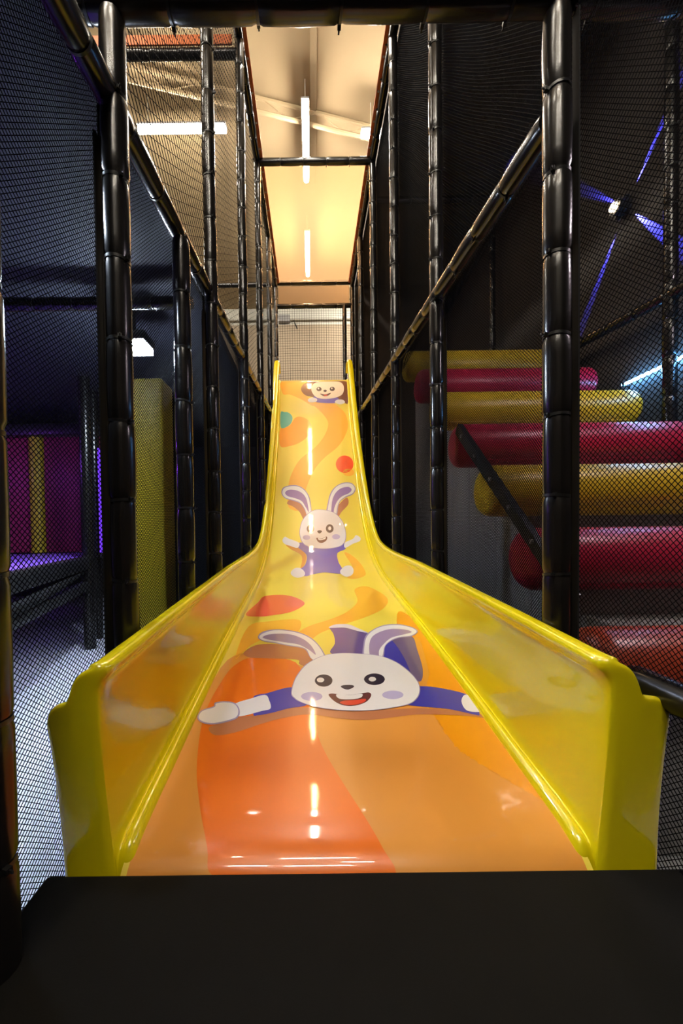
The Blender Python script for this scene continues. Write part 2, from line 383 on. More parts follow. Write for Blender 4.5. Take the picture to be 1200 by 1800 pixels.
# printed pictures: flat vinyl laid on the bed, outlines in metres (x across, y along the lane)
PRINTS = [
 ('bed','print_patch',1,'tan',[[-0.534,0.958],[-0.511,1.021],[-0.5,1.446],[-0.473,2.026],[-0.26,2.086],[0.027,1.895],[0.412,1.782],[0.501,1.547],[0.527,1.368],[0.6,1.254],[0.711,1.12],[0.713,1.022],[0.723,0.95],[0.515,0.952],[0.217,0.953],[-0.083,0.955],[-0.308,0.957]]),
 ('bed','print_patch',2,'orange',[[-0.269,0.956],[-0.3,1.006],[-0.362,1.139],[-0.419,1.301],[-0.466,1.547],[-0.458,1.776],[-0.422,1.963],[-0.32,2.054],[-0.094,1.985],[-0.029,1.655],[-0.004,1.51],[0.027,1.376],[0.076,1.243],[0.146,1.085],[0.184,1.001],[0.205,0.953],[0.067,0.954],[-0.113,0.955]]),
 ('bed','print_patch',1,'amber',[[0.466,1.831],[0.501,1.547],[0.522,1.354],[0.598,1.249],[0.716,1.115],[0.745,1.068],[0.76,1.49],[0.757,2.129],[0.72,2.514],[0.637,2.742],[0.512,2.21]]),
 ('bed','print_patch',1,'peach',[[-0.122,2.308],[-0.04,2.466],[0.127,2.605],[0.254,2.747],[0.364,2.992],[0.381,3.327],[0.513,3.403],[0.62,3.087],[0.547,2.826],[0.376,2.633],[0.193,2.491],[0.046,2.364],[-0.038,2.23]]),
 ('bed','print_patch',1,'peach',[[-0.435,2.487],[-0.302,2.578],[-0.098,2.597],[-0.107,2.368],[-0.272,2.313],[-0.372,2.203],[-0.434,2.042]]),
 ('bed','print_patch',1,'peach',[[-0.05,6.508],[0.145,6.43],[0.275,6.343],[0.293,6.252],[0.203,6.111],[0.059,5.982],[-0.168,5.823],[-0.294,5.617],[-0.339,5.445],[-0.342,5.296],[-0.312,5.158],[-0.176,5.116],[-0.118,5.255],[-0.078,5.405],[-0.014,5.555],[0.086,5.715],[0.236,5.86],[0.426,5.988],[0.56,6.126],[0.627,6.249],[0.611,6.378],[0.491,6.45],[0.298,6.501]]),
 ('bed','print_patch',1,'peach',[[0.384,4.401],[0.476,4.315],[0.545,4.093],[0.548,3.79],[0.429,3.655],[0.349,3.696],[0.422,3.841],[0.435,4.096]]),
 ('bed','print_patch',1,'peach',[[-0.508,6.713],[-0.124,6.703],[-0.111,6.565],[-0.0,6.508],[0.048,6.458],[-0.149,6.509],[-0.349,6.549],[-0.487,6.562]]),
 ('bed','coral_balloon_print',2,'coral',[[-0.494,2.717],[-0.445,2.99],[-0.412,3.157],[-0.255,3.188],[-0.137,3.102],[-0.065,2.962],[-0.106,2.837],[-0.182,2.745],[-0.295,2.693],[-0.389,2.669]]),
 ('bed','orange_blob_print',2,'blob',[[-0.506,6.233],[-0.365,6.266],[-0.299,6.323],[-0.259,6.358],[-0.174,6.369],[-0.053,6.338],[0.018,6.254],[-0.031,6.15],[-0.171,6.06],[-0.331,6.014],[-0.492,6.012]]),
 ('bed','teal_ball_print',3,'teal',[[-0.512,6.405],[-0.443,6.412],[-0.375,6.407],[-0.31,6.37],[-0.318,6.31],[-0.384,6.261],[-0.495,6.247]]),
 ('bed','red_ball_print',2,'redball',[[0.656,5.742],[0.636,5.687],[0.594,5.644],[0.537,5.62],[0.478,5.621],[0.427,5.646],[0.393,5.69],[0.384,5.745],[0.402,5.8],[0.444,5.844],[0.502,5.868],[0.564,5.867],[0.617,5.842],[0.65,5.797]]),
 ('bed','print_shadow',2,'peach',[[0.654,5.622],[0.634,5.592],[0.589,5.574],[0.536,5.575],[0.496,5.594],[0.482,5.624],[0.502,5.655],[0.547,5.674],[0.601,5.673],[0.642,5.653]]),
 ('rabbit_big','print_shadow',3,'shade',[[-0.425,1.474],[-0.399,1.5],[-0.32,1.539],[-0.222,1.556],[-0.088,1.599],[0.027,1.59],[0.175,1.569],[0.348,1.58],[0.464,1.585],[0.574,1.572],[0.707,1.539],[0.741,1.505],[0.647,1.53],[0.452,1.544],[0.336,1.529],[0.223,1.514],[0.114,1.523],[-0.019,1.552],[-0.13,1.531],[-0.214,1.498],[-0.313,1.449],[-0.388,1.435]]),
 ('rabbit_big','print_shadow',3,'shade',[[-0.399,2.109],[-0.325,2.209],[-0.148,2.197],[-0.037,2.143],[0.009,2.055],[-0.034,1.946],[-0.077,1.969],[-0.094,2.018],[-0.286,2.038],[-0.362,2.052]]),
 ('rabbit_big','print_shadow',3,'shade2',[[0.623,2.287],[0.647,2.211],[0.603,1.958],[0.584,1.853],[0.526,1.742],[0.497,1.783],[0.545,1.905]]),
 ('rabbit_big','shoe_print',4,'violet',[[0.11,2.448],[0.147,2.478],[0.228,2.476],[0.291,2.411],[0.351,2.347],[0.324,2.22],[0.299,2.047],[0.187,2.05],[0.097,2.09],[0.13,2.208],[0.13,2.341]]),
 ('rabbit_big','shoe_sole_print',5,'pale',[[0.106,2.443],[0.124,2.479],[0.176,2.505],[0.247,2.493],[0.297,2.429],[0.352,2.355],[0.288,2.386],[0.216,2.44],[0.154,2.442]]),
 ('rabbit_big','trouser_print',4,'greyviolet',[[0.352,2.022],[0.409,2.165],[0.475,2.253],[0.559,2.297],[0.619,2.287],[0.597,2.109],[0.566,1.904],[0.52,1.787],[0.474,1.843],[0.414,1.935]]),
 ('rabbit_big','trouser_print',5,'blue',[[0.358,2.028],[0.414,2.165],[0.468,2.246],[0.487,2.198],[0.498,2.049],[0.497,1.933],[0.486,1.85],[0.431,1.948]]),
 ('rabbit_big','sleeve_print',4,'blue',[[-0.277,1.677],[-0.217,1.706],[-0.108,1.751],[-0.068,1.687],[-0.031,1.617],[-0.111,1.593],[-0.178,1.566],[-0.238,1.55],[-0.259,1.56]]),
 ('rabbit_big','sleeve_print',4,'blue',[[0.472,1.739],[0.512,1.747],[0.584,1.734],[0.689,1.686],[0.709,1.632],[0.696,1.539],[0.668,1.54],[0.576,1.576],[0.412,1.608],[0.413,1.657]]),
 ('rabbit_big','forearm_print',5,'white',[[-0.354,1.623],[-0.285,1.666],[-0.225,1.692],[-0.201,1.65],[-0.189,1.594],[-0.225,1.577],[-0.327,1.544]]),
 ('rabbit_big','hand_print',6,'line',[[-0.49,1.537],[-0.487,1.585],[-0.442,1.613],[-0.442,1.638],[-0.401,1.648],[-0.353,1.634],[-0.323,1.589],[-0.318,1.541],[-0.346,1.515],[-0.409,1.495],[-0.46,1.506]]),
 ('rabbit_big','hand_print',7,'white',[[-0.485,1.539],[-0.481,1.58],[-0.436,1.606],[-0.435,1.63],[-0.399,1.639],[-0.355,1.627],[-0.329,1.588],[-0.325,1.544],[-0.35,1.523],[-0.411,1.503],[-0.457,1.512]]),
 ('rabbit_big','hand_print',5,'white',[[0.686,1.672],[0.71,1.663],[0.712,1.595],[0.706,1.556],[0.653,1.564],[0.654,1.624]]),
 ('rabbit_big','ear_print',4,'line',[[-0.347,2.307],[-0.332,2.388],[-0.259,2.428],[-0.162,2.417],[-0.07,2.361],[-0.0,2.27],[0.049,2.14],[0.067,2.014],[-0.006,2.016],[-0.043,2.125],[-0.084,2.161],[-0.147,2.183],[-0.23,2.221],[-0.305,2.251]]),
 ('rabbit_big','ear_print',6,'line',[[0.277,2.009],[0.298,2.185],[0.337,2.325],[0.417,2.432],[0.498,2.486],[0.588,2.487],[0.661,2.431],[0.671,2.358],[0.612,2.293],[0.537,2.274],[0.476,2.232],[0.423,2.158],[0.374,2.007]]),
 ('rabbit_big','ear_print',5,'white',[[-0.338,2.307],[-0.321,2.366],[-0.257,2.411],[-0.161,2.399],[-0.073,2.347],[-0.005,2.259],[0.041,2.141],[0.06,2.014],[-0.006,2.016],[-0.039,2.133],[-0.084,2.171],[-0.148,2.194],[-0.231,2.232],[-0.302,2.26]]),
 ('rabbit_big','ear_print',7,'white',[[0.285,2.009],[0.306,2.185],[0.344,2.315],[0.414,2.416],[0.494,2.467],[0.584,2.469],[0.653,2.418],[0.663,2.358],[0.61,2.303],[0.54,2.285],[0.476,2.242],[0.419,2.158],[0.367,2.007]]),
 ('rabbit_big','ear_lining_print',6,'lilac',[[-0.317,2.31],[-0.268,2.353],[-0.158,2.349],[-0.071,2.284],[-0.013,2.183],[0.014,2.067],[-0.024,2.126],[-0.085,2.196],[-0.15,2.222],[-0.233,2.254],[-0.288,2.278]]),
 ('rabbit_big','ear_lining_print',8,'lilac',[[0.316,2.023],[0.33,2.167],[0.366,2.287],[0.431,2.365],[0.517,2.409],[0.6,2.394],[0.631,2.355],[0.564,2.316],[0.485,2.275],[0.422,2.192],[0.378,2.109],[0.356,2.016]]),
 ('rabbit_big','head_outline_print',8,'line',[[-0.106,1.708],[-0.09,1.832],[-0.038,1.963],[0.051,2.052],[0.143,2.082],[0.249,2.076],[0.366,2.047],[0.441,1.98],[0.488,1.882],[0.507,1.783],[0.495,1.706],[0.462,1.645],[0.416,1.608],[0.34,1.586],[0.256,1.571],[0.175,1.569],[0.094,1.576],[0.013,1.595],[-0.052,1.627],[-0.089,1.66]]),
 ('rabbit_big','MAIN',9,'white',[[-0.102,1.708],[-0.086,1.831],[-0.034,1.959],[0.053,2.048],[0.144,2.076],[0.249,2.07],[0.363,2.043],[0.437,1.976],[0.483,1.88],[0.503,1.783],[0.491,1.706],[0.458,1.647],[0.413,1.61],[0.338,1.588],[0.255,1.573],[0.175,1.571],[0.096,1.578],[0.016,1.597],[-0.048,1.628],[-0.085,1.662]]),
 ('rabbit_big','cheek_print',10,'lav',[[0.039,1.671],[0.032,1.654],[0.014,1.643],[-0.01,1.639],[-0.033,1.644],[-0.051,1.656],[-0.058,1.673],[-0.052,1.69],[-0.034,1.702],[-0.009,1.706],[0.015,1.701],[0.033,1.688]]),
 ('rabbit_big','cheek_print',10,'lav',[[0.409,1.675],[0.399,1.66],[0.379,1.649],[0.354,1.645],[0.331,1.65],[0.316,1.661],[0.313,1.677],[0.322,1.693],[0.343,1.705],[0.368,1.709],[0.392,1.704],[0.407,1.692]]),
 ('rabbit_big','eye_print',10,'navy',[[0.092,1.799],[0.085,1.772],[0.069,1.754],[0.048,1.748],[0.027,1.755],[0.012,1.774],[0.006,1.8],[0.013,1.828],[0.029,1.848],[0.051,1.855],[0.073,1.847],[0.088,1.826]]),
 ('rabbit_big','eye_print',10,'navy',[[0.35,1.805],[0.338,1.779],[0.317,1.762],[0.291,1.756],[0.267,1.763],[0.252,1.781],[0.248,1.807],[0.259,1.833],[0.281,1.852],[0.308,1.859],[0.333,1.851],[0.348,1.831]]),
 ('rabbit_big','pupil_print',11,'white',[[0.052,1.804],[0.049,1.794],[0.042,1.786],[0.033,1.784],[0.024,1.787],[0.018,1.794],[0.016,1.805],[0.018,1.815],[0.025,1.823],[0.034,1.826],[0.044,1.823],[0.05,1.815]]),
 ('rabbit_big','pupil_print',11,'white',[[0.307,1.806],[0.303,1.796],[0.295,1.789],[0.286,1.786],[0.277,1.789],[0.272,1.796],[0.271,1.806],[0.275,1.816],[0.283,1.824],[0.292,1.826],[0.301,1.823],[0.306,1.816]]),
 ('rabbit_big','nose_print',10,'navy',[[0.129,1.748],[0.146,1.759],[0.184,1.758],[0.192,1.745],[0.175,1.728],[0.158,1.722],[0.141,1.729]]),
 ('rabbit_big','mouth_print',10,'maroon',[[0.068,1.68],[0.081,1.692],[0.109,1.688],[0.166,1.68],[0.226,1.693],[0.255,1.697],[0.263,1.68],[0.251,1.651],[0.226,1.623],[0.179,1.602],[0.132,1.604],[0.093,1.633]]),
 ('rabbit_big','teeth_print',11,'white',[[0.105,1.686],[0.163,1.678],[0.22,1.687],[0.214,1.66],[0.172,1.647],[0.115,1.652]]),
 ('rabbit_big','tongue_print',11,'tongue',[[0.115,1.625],[0.138,1.638],[0.183,1.641],[0.232,1.649],[0.222,1.625],[0.179,1.607],[0.138,1.608]]),
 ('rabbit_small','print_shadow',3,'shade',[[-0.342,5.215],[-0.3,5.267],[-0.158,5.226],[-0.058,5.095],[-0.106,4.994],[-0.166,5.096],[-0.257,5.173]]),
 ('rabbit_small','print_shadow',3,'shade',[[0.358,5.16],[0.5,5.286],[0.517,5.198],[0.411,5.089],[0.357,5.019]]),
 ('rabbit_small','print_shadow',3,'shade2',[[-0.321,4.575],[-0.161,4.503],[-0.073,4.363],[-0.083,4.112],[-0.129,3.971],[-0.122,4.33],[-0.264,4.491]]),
 ('rabbit_small','shirt_print',4,'violet2',[[-0.176,4.531],[-0.146,4.611],[-0.022,4.569],[0.153,4.539],[0.329,4.563],[0.402,4.593],[0.405,4.477],[0.302,4.387],[0.296,4.177],[0.318,4.019],[0.329,3.844],[0.258,3.824],[0.127,3.87],[0.007,3.811],[-0.08,3.759],[-0.132,3.949],[-0.078,4.112],[-0.069,4.362]]),
 ('rabbit_small','arm_print',5,'white',[[-0.371,4.653],[-0.344,4.714],[-0.292,4.681],[-0.16,4.603],[-0.178,4.509],[-0.267,4.547],[-0.34,4.588]]),
 ('rabbit_small','arm_print',5,'white',[[0.408,4.593],[0.517,4.663],[0.564,4.726],[0.612,4.681],[0.595,4.621],[0.506,4.573],[0.404,4.498]]),
 ('rabbit_small','foot_print',5,'white',[[-0.227,3.887],[-0.192,4.003],[-0.131,4.009],[-0.082,3.895],[-0.084,3.768],[-0.148,3.706],[-0.205,3.773]]),
 ('rabbit_small','foot_print',5,'white',[[0.296,3.912],[0.351,4.039],[0.416,4.065],[0.441,3.955],[0.412,3.795],[0.351,3.719],[0.302,3.79]]),
 ('rabbit_small','ear_print',4,'line',[[-0.431,5.354],[-0.415,5.426],[-0.319,5.458],[-0.204,5.455],[-0.102,5.405],[-0.033,5.312],[-0.008,5.204],[-0.0,5.033],[-0.058,5.034],[-0.098,5.128],[-0.158,5.212],[-0.259,5.253],[-0.373,5.288]]),
 ('rabbit_small','ear_print',4,'line',[[0.204,5.051],[0.238,5.251],[0.289,5.371],[0.376,5.447],[0.49,5.487],[0.601,5.475],[0.648,5.407],[0.601,5.333],[0.491,5.29],[0.412,5.239],[0.374,5.166],[0.334,5.029]]),
 ('rabbit_small','ear_print',5,'white',[[-0.417,5.353],[-0.4,5.418],[-0.318,5.445],[-0.203,5.442],[-0.109,5.396],[-0.048,5.312],[-0.022,5.205],[-0.0,5.033],[-0.058,5.034],[-0.092,5.135],[-0.158,5.226],[-0.26,5.266],[-0.367,5.296]]),
 ('rabbit_small','ear_print',5,'white',[[0.218,5.051],[0.253,5.251],[0.303,5.364],[0.381,5.438],[0.489,5.474],[0.593,5.465],[0.633,5.407],[0.592,5.342],[0.492,5.304],[0.407,5.247],[0.361,5.166],[0.321,5.029]]),
 ('rabbit_small','ear_lining_print',6,'lilac2',[[-0.379,5.362],[-0.327,5.399],[-0.223,5.392],[-0.129,5.35],[-0.068,5.264],[-0.038,5.094],[-0.078,5.155],[-0.138,5.246],[-0.24,5.289],[-0.337,5.315]]),
 ('rabbit_small','ear_lining_print',6,'lilac2',[[0.269,5.07],[0.295,5.25],[0.353,5.354],[0.441,5.413],[0.546,5.426],[0.586,5.389],[0.537,5.343],[0.441,5.306],[0.365,5.24],[0.318,5.15],[0.296,5.066]]),
 ('rabbit_small','head_outline_print',7,'line',[[-0.16,4.771],[-0.141,4.934],[-0.083,5.039],[-0.003,5.104],[0.098,5.127],[0.258,5.103],[0.354,5.044],[0.422,4.926],[0.44,4.761],[0.411,4.608],[0.331,4.516],[0.151,4.478],[-0.026,4.517],[-0.12,4.604]]),
 ('rabbit_small','MAIN',8,'white',[[-0.153,4.772],[-0.134,4.932],[-0.077,5.034],[0.001,5.098],[0.099,5.121],[0.255,5.097],[0.349,5.039],[0.415,4.924],[0.433,4.763],[0.404,4.614],[0.326,4.524],[0.151,4.488],[-0.022,4.526],[-0.114,4.61]]),
 ('rabbit_small','cheek_print',9,'lav',[[-0.02,4.694],[-0.026,4.673],[-0.043,4.658],[-0.066,4.653],[-0.09,4.659],[-0.107,4.675],[-0.114,4.696],[-0.108,4.717],[-0.09,4.732],[-0.067,4.737],[-0.043,4.731],[-0.026,4.715]]),
 ('rabbit_small','cheek_print',9,'lav',[[0.358,4.7],[0.35,4.678],[0.33,4.662],[0.304,4.656],[0.28,4.663],[0.263,4.68],[0.257,4.702],[0.265,4.724],[0.285,4.74],[0.311,4.745],[0.336,4.739],[0.353,4.723]]),
 ('rabbit_small','eye_print',9,'navy',[[0.031,4.841],[0.024,4.808],[0.007,4.784],[-0.017,4.775],[-0.041,4.784],[-0.059,4.809],[-0.065,4.842],[-0.059,4.874],[-0.041,4.896],[-0.017,4.904],[0.008,4.896],[0.025,4.873]]),
 ('rabbit_small','eye_print',9,'navy',[[0.285,4.842],[0.276,4.807],[0.256,4.78],[0.23,4.771],[0.206,4.781],[0.189,4.808],[0.184,4.843],[0.193,4.877],[0.212,4.901],[0.238,4.909],[0.263,4.9],[0.28,4.876]]),
 ('rabbit_small','pupil_print',10,'white',[[-0.002,4.841],[-0.005,4.826],[-0.012,4.815],[-0.021,4.811],[-0.03,4.816],[-0.037,4.827],[-0.039,4.842],[-0.037,4.857],[-0.03,4.867],[-0.021,4.871],[-0.011,4.867],[-0.004,4.856]]),
 ('rabbit_small','pupil_print',10,'white',[[0.255,4.844],[0.251,4.828],[0.243,4.816],[0.233,4.812],[0.223,4.817],[0.216,4.829],[0.214,4.845],[0.218,4.861],[0.226,4.872],[0.236,4.876],[0.246,4.872],[0.253,4.86]]),
 ('rabbit_small','nose_print',9,'navy',[[0.071,4.803],[0.103,4.816],[0.132,4.802],[0.117,4.773],[0.1,4.761],[0.082,4.773]]),
 ('rabbit_small','mouth_print',9,'maroon',[[0.056,4.686],[0.122,4.674],[0.181,4.706],[0.195,4.688],[0.18,4.638],[0.128,4.595],[0.078,4.614]]),
 ('rabbit_small','teeth_print',10,'white',[[0.078,4.68],[0.126,4.669],[0.175,4.696],[0.165,4.661],[0.112,4.644],[0.086,4.65]]),
 ('bear','hair_print',3,'brown',[[-0.159,6.588],[-0.123,6.643],[0.004,6.688],[0.31,6.694],[0.654,6.688],[0.658,6.488],[0.544,6.485],[0.05,6.527],[-0.086,6.544]]),
 ('bear','shirt_print',4,'violet2',[[0.075,6.532],[0.249,6.517],[0.473,6.522],[0.482,6.483],[0.271,6.48],[0.062,6.494]]),
 ('bear','hand_print',5,'white',[[-0.042,6.507],[0.03,6.524],[0.117,6.513],[0.101,6.49],[-0.001,6.487]]),
 ('bear','hand_print',5,'white',[[0.428,6.484],[0.472,6.504],[0.571,6.502],[0.603,6.481],[0.518,6.468]]),
 ('bear','MAIN',6,'cream',[[0.022,6.587],[0.067,6.653],[0.157,6.686],[0.31,6.687],[0.514,6.684],[0.596,6.622],[0.577,6.555],[0.474,6.524],[0.273,6.511],[0.1,6.527]]),
 ('bear','eye_print',7,'navy',[[0.203,6.593],[0.197,6.583],[0.18,6.576],[0.157,6.574],[0.135,6.576],[0.119,6.583],[0.113,6.593],[0.119,6.604],[0.136,6.612],[0.159,6.614],[0.182,6.611],[0.198,6.603]]),
 ('bear','eye_print',7,'navy',[[0.437,6.593],[0.43,6.583],[0.413,6.576],[0.39,6.574],[0.368,6.576],[0.352,6.583],[0.347,6.593],[0.354,6.604],[0.371,6.611],[0.394,6.614],[0.416,6.611],[0.432,6.603]]),
 ('bear','pupil_print',8,'white',[[0.163,6.599],[0.159,6.593],[0.148,6.59],[0.137,6.593],[0.133,6.599],[0.138,6.605],[0.149,6.607],[0.159,6.604]]),
 ('bear','pupil_print',8,'white',[[0.4,6.598],[0.395,6.593],[0.384,6.59],[0.374,6.593],[0.37,6.599],[0.375,6.604],[0.386,6.607],[0.396,6.604]]),
 ('bear','nose_print',7,'navy',[[0.295,6.577],[0.286,6.57],[0.265,6.567],[0.244,6.57],[0.235,6.577],[0.244,6.584],[0.266,6.587],[0.287,6.584]]),
 ('bear','mouth_print',7,'maroon',[[0.176,6.554],[0.263,6.547],[0.362,6.559],[0.325,6.539],[0.262,6.532],[0.213,6.538]]),
 ('bear','tongue_print',8,'tongue',[[0.303,6.54],[0.292,6.536],[0.268,6.535],[0.243,6.537],[0.233,6.54],[0.243,6.543],[0.268,6.544],[0.293,6.543]]),
]
PCOL = {'tan': srgb(224, 150, 62), 'orange': srgb(236, 114, 8), 'amber': srgb(235, 152, 12), 'peach': srgb(247, 180, 50),
        'coral': srgb(238, 92, 66), 'blob': srgb(247, 162, 28), 'teal': srgb(92, 180, 165), 'redball': srgb(246, 78, 16),
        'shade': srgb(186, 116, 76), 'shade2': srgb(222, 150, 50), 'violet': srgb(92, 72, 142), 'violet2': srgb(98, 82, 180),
        'greyviolet': srgb(104, 88, 128), 'blue': srgb(58, 54, 162), 'white': srgb(228, 226, 226), 'line': srgb(158, 146, 182),
        'lilac': srgb(160, 138, 176), 'lilac2': srgb(146, 116, 176), 'pale': srgb(214, 208, 218), 'lav': srgb(178, 170, 208),
        'navy': srgb(22, 18, 48), 'maroon': srgb(84, 24, 36), 'tongue': srgb(214, 62, 40), 'brown': srgb(112, 62, 40), 'cream': srgb(240, 226, 206)}
def spline(pts, n=5):
    out = []
    k = len(pts)
    P = [Vector(p) for p in pts]
    for i in range(k):
        p0, p1, p2, p3 = P[i - 1], P[i], P[(i + 1) % k], P[(i + 2) % k]
        for j in range(n):
            t = j / n
            out.append(.5 * ((2 * p1) + (p2 - p0) * t + (2*p0 - 5*p1 + 4*p2 - p3) * t*t + (3*p1 - p0 - 3*p2 + p3) * t**3))
    return out
def drape(name, pts, layer):
    poly = spline(pts)
    bm = bmesh.new()
    vs = []
    for p in poly:
        y = min(6.80, max(.925, p.y))
        x = min(edge_r(y) + .004, max(edge_l(y) - .004, p.x))
        if vs and (vs[-1].co - Vector((x, y, 0))).length < 1e-4:
            continue
        vs.append(bm.verts.new((x, y, 0)))
    bm.faces.new(vs)
    bm.normal_update()
    bmesh.ops.triangulate(bm, faces=bm.faces)
    y0 = min(v.co.y for v in bm.verts); y1 = max(v.co.y for v in bm.verts)
    for y in ysamp:
        if y0 + 1e-4 < y < y1 - 1e-4:
            bmesh.ops.bisect_plane(bm, geom=list(bm.verts) + list(bm.edges) + list(bm.faces), dist=1e-6, plane_co=(0, y, 0), plane_no=(0, 1, 0))
    for v in bm.verts:
        ny, nz = bed_n(v.co.y)
        y = v.co.y
        v.co = Vector((v.co.x, y + ny * layer * .0005, bed(y) + nz * layer * .0005))
    bm.normal_update()
    down = [f for f in bm.faces if f.normal.z < 0]
    if down:
        bmesh.ops.reverse_faces(bm, faces=down)
    me = bpy.data.meshes.new(name)
    bm.to_mesh(me)
    bm.free()
    me.shade_smooth()
    me.normals_split_custom_set_from_vertices([(0,) + bed_n(v.co.y) for v in me.vertices])
    return me
OWN = {'rabbit_big': ('rabbit_print', 'large white cartoon rabbit in blue sleeves diving with arms spread, printed low on the bed'),
       'rabbit_small': ('rabbit_print', 'small white cartoon rabbit in violet shirt sitting with raised arms, printed halfway up'),
       'bear': ('animal_print', 'brown-haired cartoon animal face with small paws printed at the top edge')}
owners = {'bed': bed_obj}
for own, name, layer, c, pts in PRINTS:
    if name == 'MAIN':
        n, lab = OWN[own]
        o = slide_part(n, drape(n, pts, layer), vinyl(c, PCOL[c]))
        o['label'] = lab
        owners[own] = o
for own, name, layer, c, pts in PRINTS:
    if name != 'MAIN':
        slide_part(name, drape(name, pts, layer), vinyl(c, PCOL[c]), owners[own])
# landing at the head of the slide
deck = thing('landing_deck', 'small dark landing deck at the head of the yellow slide', 'platform', (0.1, 7.1, 3.9))
for k in range(2):
    o = bbox('deck_board', -.62 + k * .72, .09 + k * .72, -.29, .30, -.01, .085, M_STEEL, deck, bevel=.01)

# ------------------------------------------------------------------ padded posts and rails
XL, XR = -0.655, 0.852
R_FOAM = 0.043
PITCH = 0.28
tie_mb = MB()
tie_mb.tube([(0, 0, -.005), (0, 0, .005)], R_FOAM - .001, 16, cap=False)
tie_mb.box(-.006, .006, -R_FOAM - .010, -R_FOAM + .004, -.006, .006)
tie_mb.box(-.0015, .0015, -R_FOAM - .020, -R_FOAM - .008, -.003, .003)
TIE = tie_mb.mesh('cable_tie', smooth=True, angle=40)
TIE.materials.append(M_TIE)
SLEEVES = {}
def sleeve_mesh(length, seed):
    """a run of foam sleeve pinched in where each cable tie sits"""
    key = (round(length, 2), seed)
    if key in SLEEVES:
        return SLEEVES[key]
    r = random.Random(seed)
    pts, rad = [], []
    n = max(1, round(length / PITCH))
    p = length / n
    for i in range(n):
        bx, by = r.uniform(-.002, .002), r.uniform(-.002, .002)
        k = r.uniform(.97, 1.04)
        for f, q in ((.0, .90), (.03, .92), (.07, .99), (.25, 1.0), (.5, 1.015), (.75, 1.0), (.93, .985), (.97, .92)):
            pts.append((bx * math.sin(PI * f), by * math.sin(PI * f), (i + f) * p))
            rad.append(R_FOAM * q * (k if .05 < f < .95 else 1))
    pts.append((0, 0, length)); rad.append(R_FOAM * .9)
    me = MB().tube(pts, rad, 18).mesh('foam_sleeve', smooth=True, angle=60)
    me.materials.append(M_FOAM)
    SLEEVES[key] = (me, n, p)
    return SLEEVES[key]
def padded(name, label, cat, a, b, group=None, seed=1, turn=0.0):
    """padded pipe from a to b: foam sleeve, cable ties"""
    a = Vector(a); b = Vector(b)
    d = b - a
    e = thing(name, label, cat, a, group)
    e.rotation_mode = 'QUATERNION'
    e.rotation_quaternion = d.to_track_quat('Z', 'X') if d.xy.length > 1e-5 else (1, 0, 0, 0)
    me, n, p = sleeve_mesh(d.length, seed)
    new_obj('foam_sleeve', me, None, e)
    r = random.Random(seed + 50)
    for i in range(1, n):
        t = new_obj('cable_tie', TIE, None, e)
        t.location = (0, 0, i * p)
        t.rotation_euler = (r.uniform(-.12, .12), r.uniform(-.12, .12), turn + r.uniform(-.6, .6))
    return e

def rail_l(y): return EYE + 1.35 + .105 * y
def rail_r(y): return EYE + 1.275 + .115 * y
TOP = 6.10
TALL = [2.51, 3.73, 4.95, 6.17, 7.39]
padded('padded_post', 'short black padded post at the lower left edge beside the bright floor', 'post', (XL, .735, 0), (XL, .735, rail_l(.735) - .05), 'padded posts on the open left side', 11, 1.0)
padded('padded_post', 'thick black padded post standing before the yellow foam slab, left of the slide', 'post', (XL, 1.29, 0), (XL, 1.29, 3.0), 'padded posts on the open left side', 12, 1.0)
padded('padded_post', 'black padded post that stops under the sloping rail, right of the yellow slab', 'post', (XL, 1.93, 0), (XL, 1.93, rail_l(1.93) - .05), 'padded posts on the open left side', 13, 1.0)
for i, y in enumerate(TALL):
    padded('padded_post', '%s nearest of the tall black padded posts along the left side of the lane' % ORD[i] if i else
           'nearest of the tall black padded posts along the left side of the lane', 'post', (XL, y, 0), (XL, y, TOP), 'padded posts on the open left side', 14 + i % 3, 1.0)
padded('padded_post', 'thick black padded post standing before the foam rollers, right of the slide', 'post', (XR, 1.29, 0), (XR, 1.29, 3.0), 'padded posts on the right side', 21, -1.0)
for i, y in enumerate(TALL):
    padded('padded_post', '%s nearest of the tall black padded posts along the right side of the lane' % ORD[i] if i else
           'nearest of the tall black padded posts along the right side of the lane', 'post', (XR, y, 0), (XR, y, TOP), 'padded posts on the right side', 14 + (i + 1) % 3, -1.0)
padded('padded_post', 'slim black post in front of the square net behind the slide head', 'post', (.69, 7.34, 3.99), (.69, 7.34, 5.66), None, 31)
for i, y in enumerate((2.76, 5.44)):
    padded('padded_post', ('black padded post behind the foam rollers at the right picture edge', 'far black post behind the right net above the rollers')[i],
           'post', (2.66, y, 0), (2.66, y, TOP), 'padded posts on the far side of the roller bay', 33 + i)
padded('padded_rail', 'black padded rail sloping along the left net wall', 'rail', (XL - .02, .30, rail_l(.30)), (XL - .02, 6.9, rail_l(6.9)), 'sloping side rails', 41, PI / 2)
padded('padded_rail', 'black padded rail sloping along the right net wall from the thick post', 'rail', (XR + .0, 1.33, rail_r(1.33)), (XR + .0, 6.9, rail_r(6.9)), 'sloping side rails', 42, -PI / 2)
padded('padded_rail', 'dark rail behind the right net above the blue lit wall', 'rail', (2.66, .5, rail_r(.5) + .12), (2.66, 7.0, rail_r(7.0) + .12), None, 43)
padded('padded_beam', 'black padded beam across the top edge of the picture', 'beam', (-1.6, 1.29, 3.035), (2.7, 1.29, 3.035), None, 44)
padded('padded_beam', 'black padded beam crossing high over the middle of the lane', 'beam', (XL, 4.95, TOP), (XR, 4.95, TOP), None, 45)
padded('padded_beam', 'black padded beam at the far end of the orange tinted roof sheet', 'beam', (XL, 7.39, TOP + .05), (XR, 7.39, TOP + .05), None, 46)
